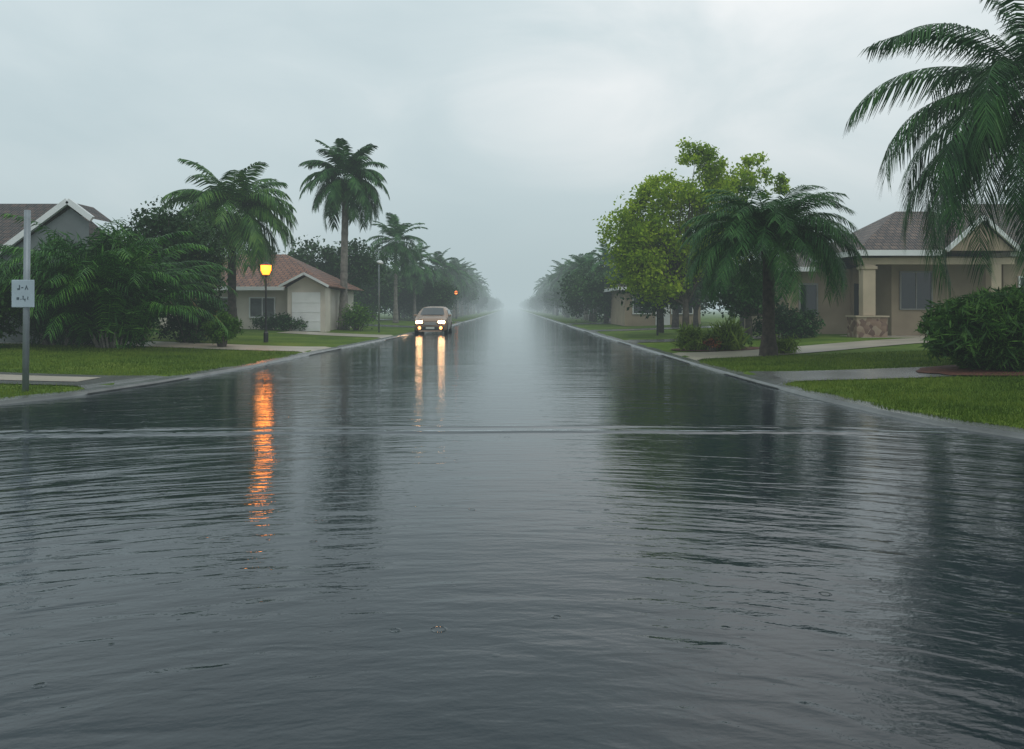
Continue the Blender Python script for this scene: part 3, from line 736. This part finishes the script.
for s in (-1, 1):
    Geo().poly([(s * .94, -.7, 1.04), (s * .94, 1.6, 1.04), (s * .80, 1.45, 1.42), (s * .80, -.2, 1.42)]).obj("side_window", M['glass'], car)
    hx0, hx1 = sorted((s * .42, s * .82))
    Geo().box(hx0, hx1, -2.22, -2.06, .64, .80).obj("headlight", M['head'], car, bevel=.06)
    Geo().tube([(s * .60, -2.28, .40), (s * .60, -2.17, .40)], [.08, .085], 12).obj("added_glow_disc", M['carglow'], car)  # glowing discs added below the headlights to widen their orange glow
    Geo().box(s * 1.0 - .09, s * 1.0 + .09, -.9, -.79, 1.04, 1.15).obj("mirror", M['carpaint'], car, bevel=.03)
    for y in (-1.38, 1.35):
        wh = Geo().tube([(s * .74, y, .34), (s * .945, y, .34)], .34, 20).obj("wheel", M['rubber'], car)
        Geo().tube([(s * .90, y, .34), (s * .955, y, .34)], .2, 12).obj("rim", M['chrome'], wh)
gr = Geo()
for k in range(4): gr.box(-.36, .36, -2.235, -2.205, .57 + k * .045, .59 + k * .045)
gr.obj("grille", M['chrome'], car)
Geo().box(-.76, .76, -2.27, -2.17, .28, .48).obj("bumper", M['black'], car, bevel=.03)
Geo().box(-.24, .24, -2.285, -2.272, .34, .45).obj("number_plate", M['plate'], car)

# ------------------------------------------------------------------ mist, world, light
def mist(name, y0, top, SG, x=400):
    m, nt, b = new_mat(name)
    nt.nodes.remove(b)
    ab = N(nt, "ShaderNodeVolumeAbsorption"); ab.inputs["Color"].default_value = (0, 0, 0, 1); ab.inputs["Density"].default_value = SG
    em = N(nt, "ShaderNodeEmission"); em.inputs["Color"].default_value = (.45, .55, .575, 1); em.inputs["Strength"].default_value = SG  # mist given its own glow in place of scattered skylight
    ad = N(nt, "ShaderNodeAddShader"); nt.links.new(ab.outputs[0], ad.inputs[0]); nt.links.new(em.outputs[0], ad.inputs[1])
    nt.links.new(ad.outputs[0], nt.nodes["Material Output"].inputs["Volume"])
    o = Geo().box(-x, x, y0, 1300, -.5, top).obj("mist", m); o["kind"] = "structure"
mist("thin_mist", -40, 30, .0015)
mist("thick_mist", 80, 34, .0036, 410)

W = bpy.data.worlds.new("World"); scene.world = W; W.use_nodes = True; nt = W.node_tree
bg = nt.nodes["Background"]; L = nt.links.new
sky = N(nt, "ShaderNodeTexSky", sky_type='NISHITA'); sky.sun_disc = False
sky.sun_elevation = math.radians(52); sky.sun_rotation = math.radians(150)
b2 = N(nt, "ShaderNodeBackground"); b2.inputs["Strength"].default_value = .08; L(sky.outputs[0], b2.inputs[0])
tc = N(nt, "ShaderNodeTexCoord")
mp = N(nt, "ShaderNodeMapping"); mp.inputs["Scale"].default_value = (1.2, 1.2, 2.6); L(tc.outputs["Generated"], mp.inputs[0])
nz = N(nt, "ShaderNodeTexNoise", Scale=2.4, Detail=8.0); nz.inputs["Distortion"].default_value = .5; L(mp.outputs[0], nz.inputs["Vector"])
dt = N(nt, "ShaderNodeVectorMath", operation="DOT_PRODUCT"); L(tc.outputs["Generated"], dt.inputs[0])
dv = Vector((.36, .90, .36)).normalized(); dt.inputs[1].default_value = dv
mr = N(nt, "ShaderNodeMapRange"); mr.inputs[1].default_value = .88; mr.inputs[2].default_value = 1.0; mr.inputs[3].default_value = 0; mr.inputs[4].default_value = .34
L(dt.outputs["Value"], mr.inputs[0])
sm = N(nt, "ShaderNodeMath", operation="ADD"); L(nz.outputs[0], sm.inputs[0]); L(mr.outputs[0], sm.inputs[1])
c = ramp(nt, sm.outputs[0], [(.35, (.56, .67, .705)), (.58, (.67, .765, .79)), (.9, (.97, .99, .99))])
L(c, bg.inputs[0]); bg.inputs["Strength"].default_value = 1.06
mx = N(nt, "ShaderNodeMixShader"); mx.inputs[0].default_value = .08; L(bg.outputs[0], mx.inputs[1]); L(b2.outputs[0], mx.inputs[2])
L(mx.outputs[0], nt.nodes["World Output"].inputs[0])

sl = bpy.data.lights.new("sun", "SUN"); sl.energy = .6; sl.angle = math.radians(30); sl.color = (1, .97, .93)
so = bpy.data.objects.new("sun", sl); COL.objects.link(so); so.rotation_euler = (math.radians(38), 0, math.radians(30))

cam = bpy.data.cameras.new("camera"); cam.sensor_width = 36; cam.lens = 28.125; cam.shift_y = -.0655; cam.clip_end = 2500
co = bpy.data.objects.new("camera", cam); COL.objects.link(co); co.location = (0, 0, 1.5); co.rotation_euler = (math.radians(90), 0, 0)
scene.camera = co
scene.view_settings.view_transform = 'Standard'; scene.view_settings.look = 'None'; scene.view_settings.exposure = 0
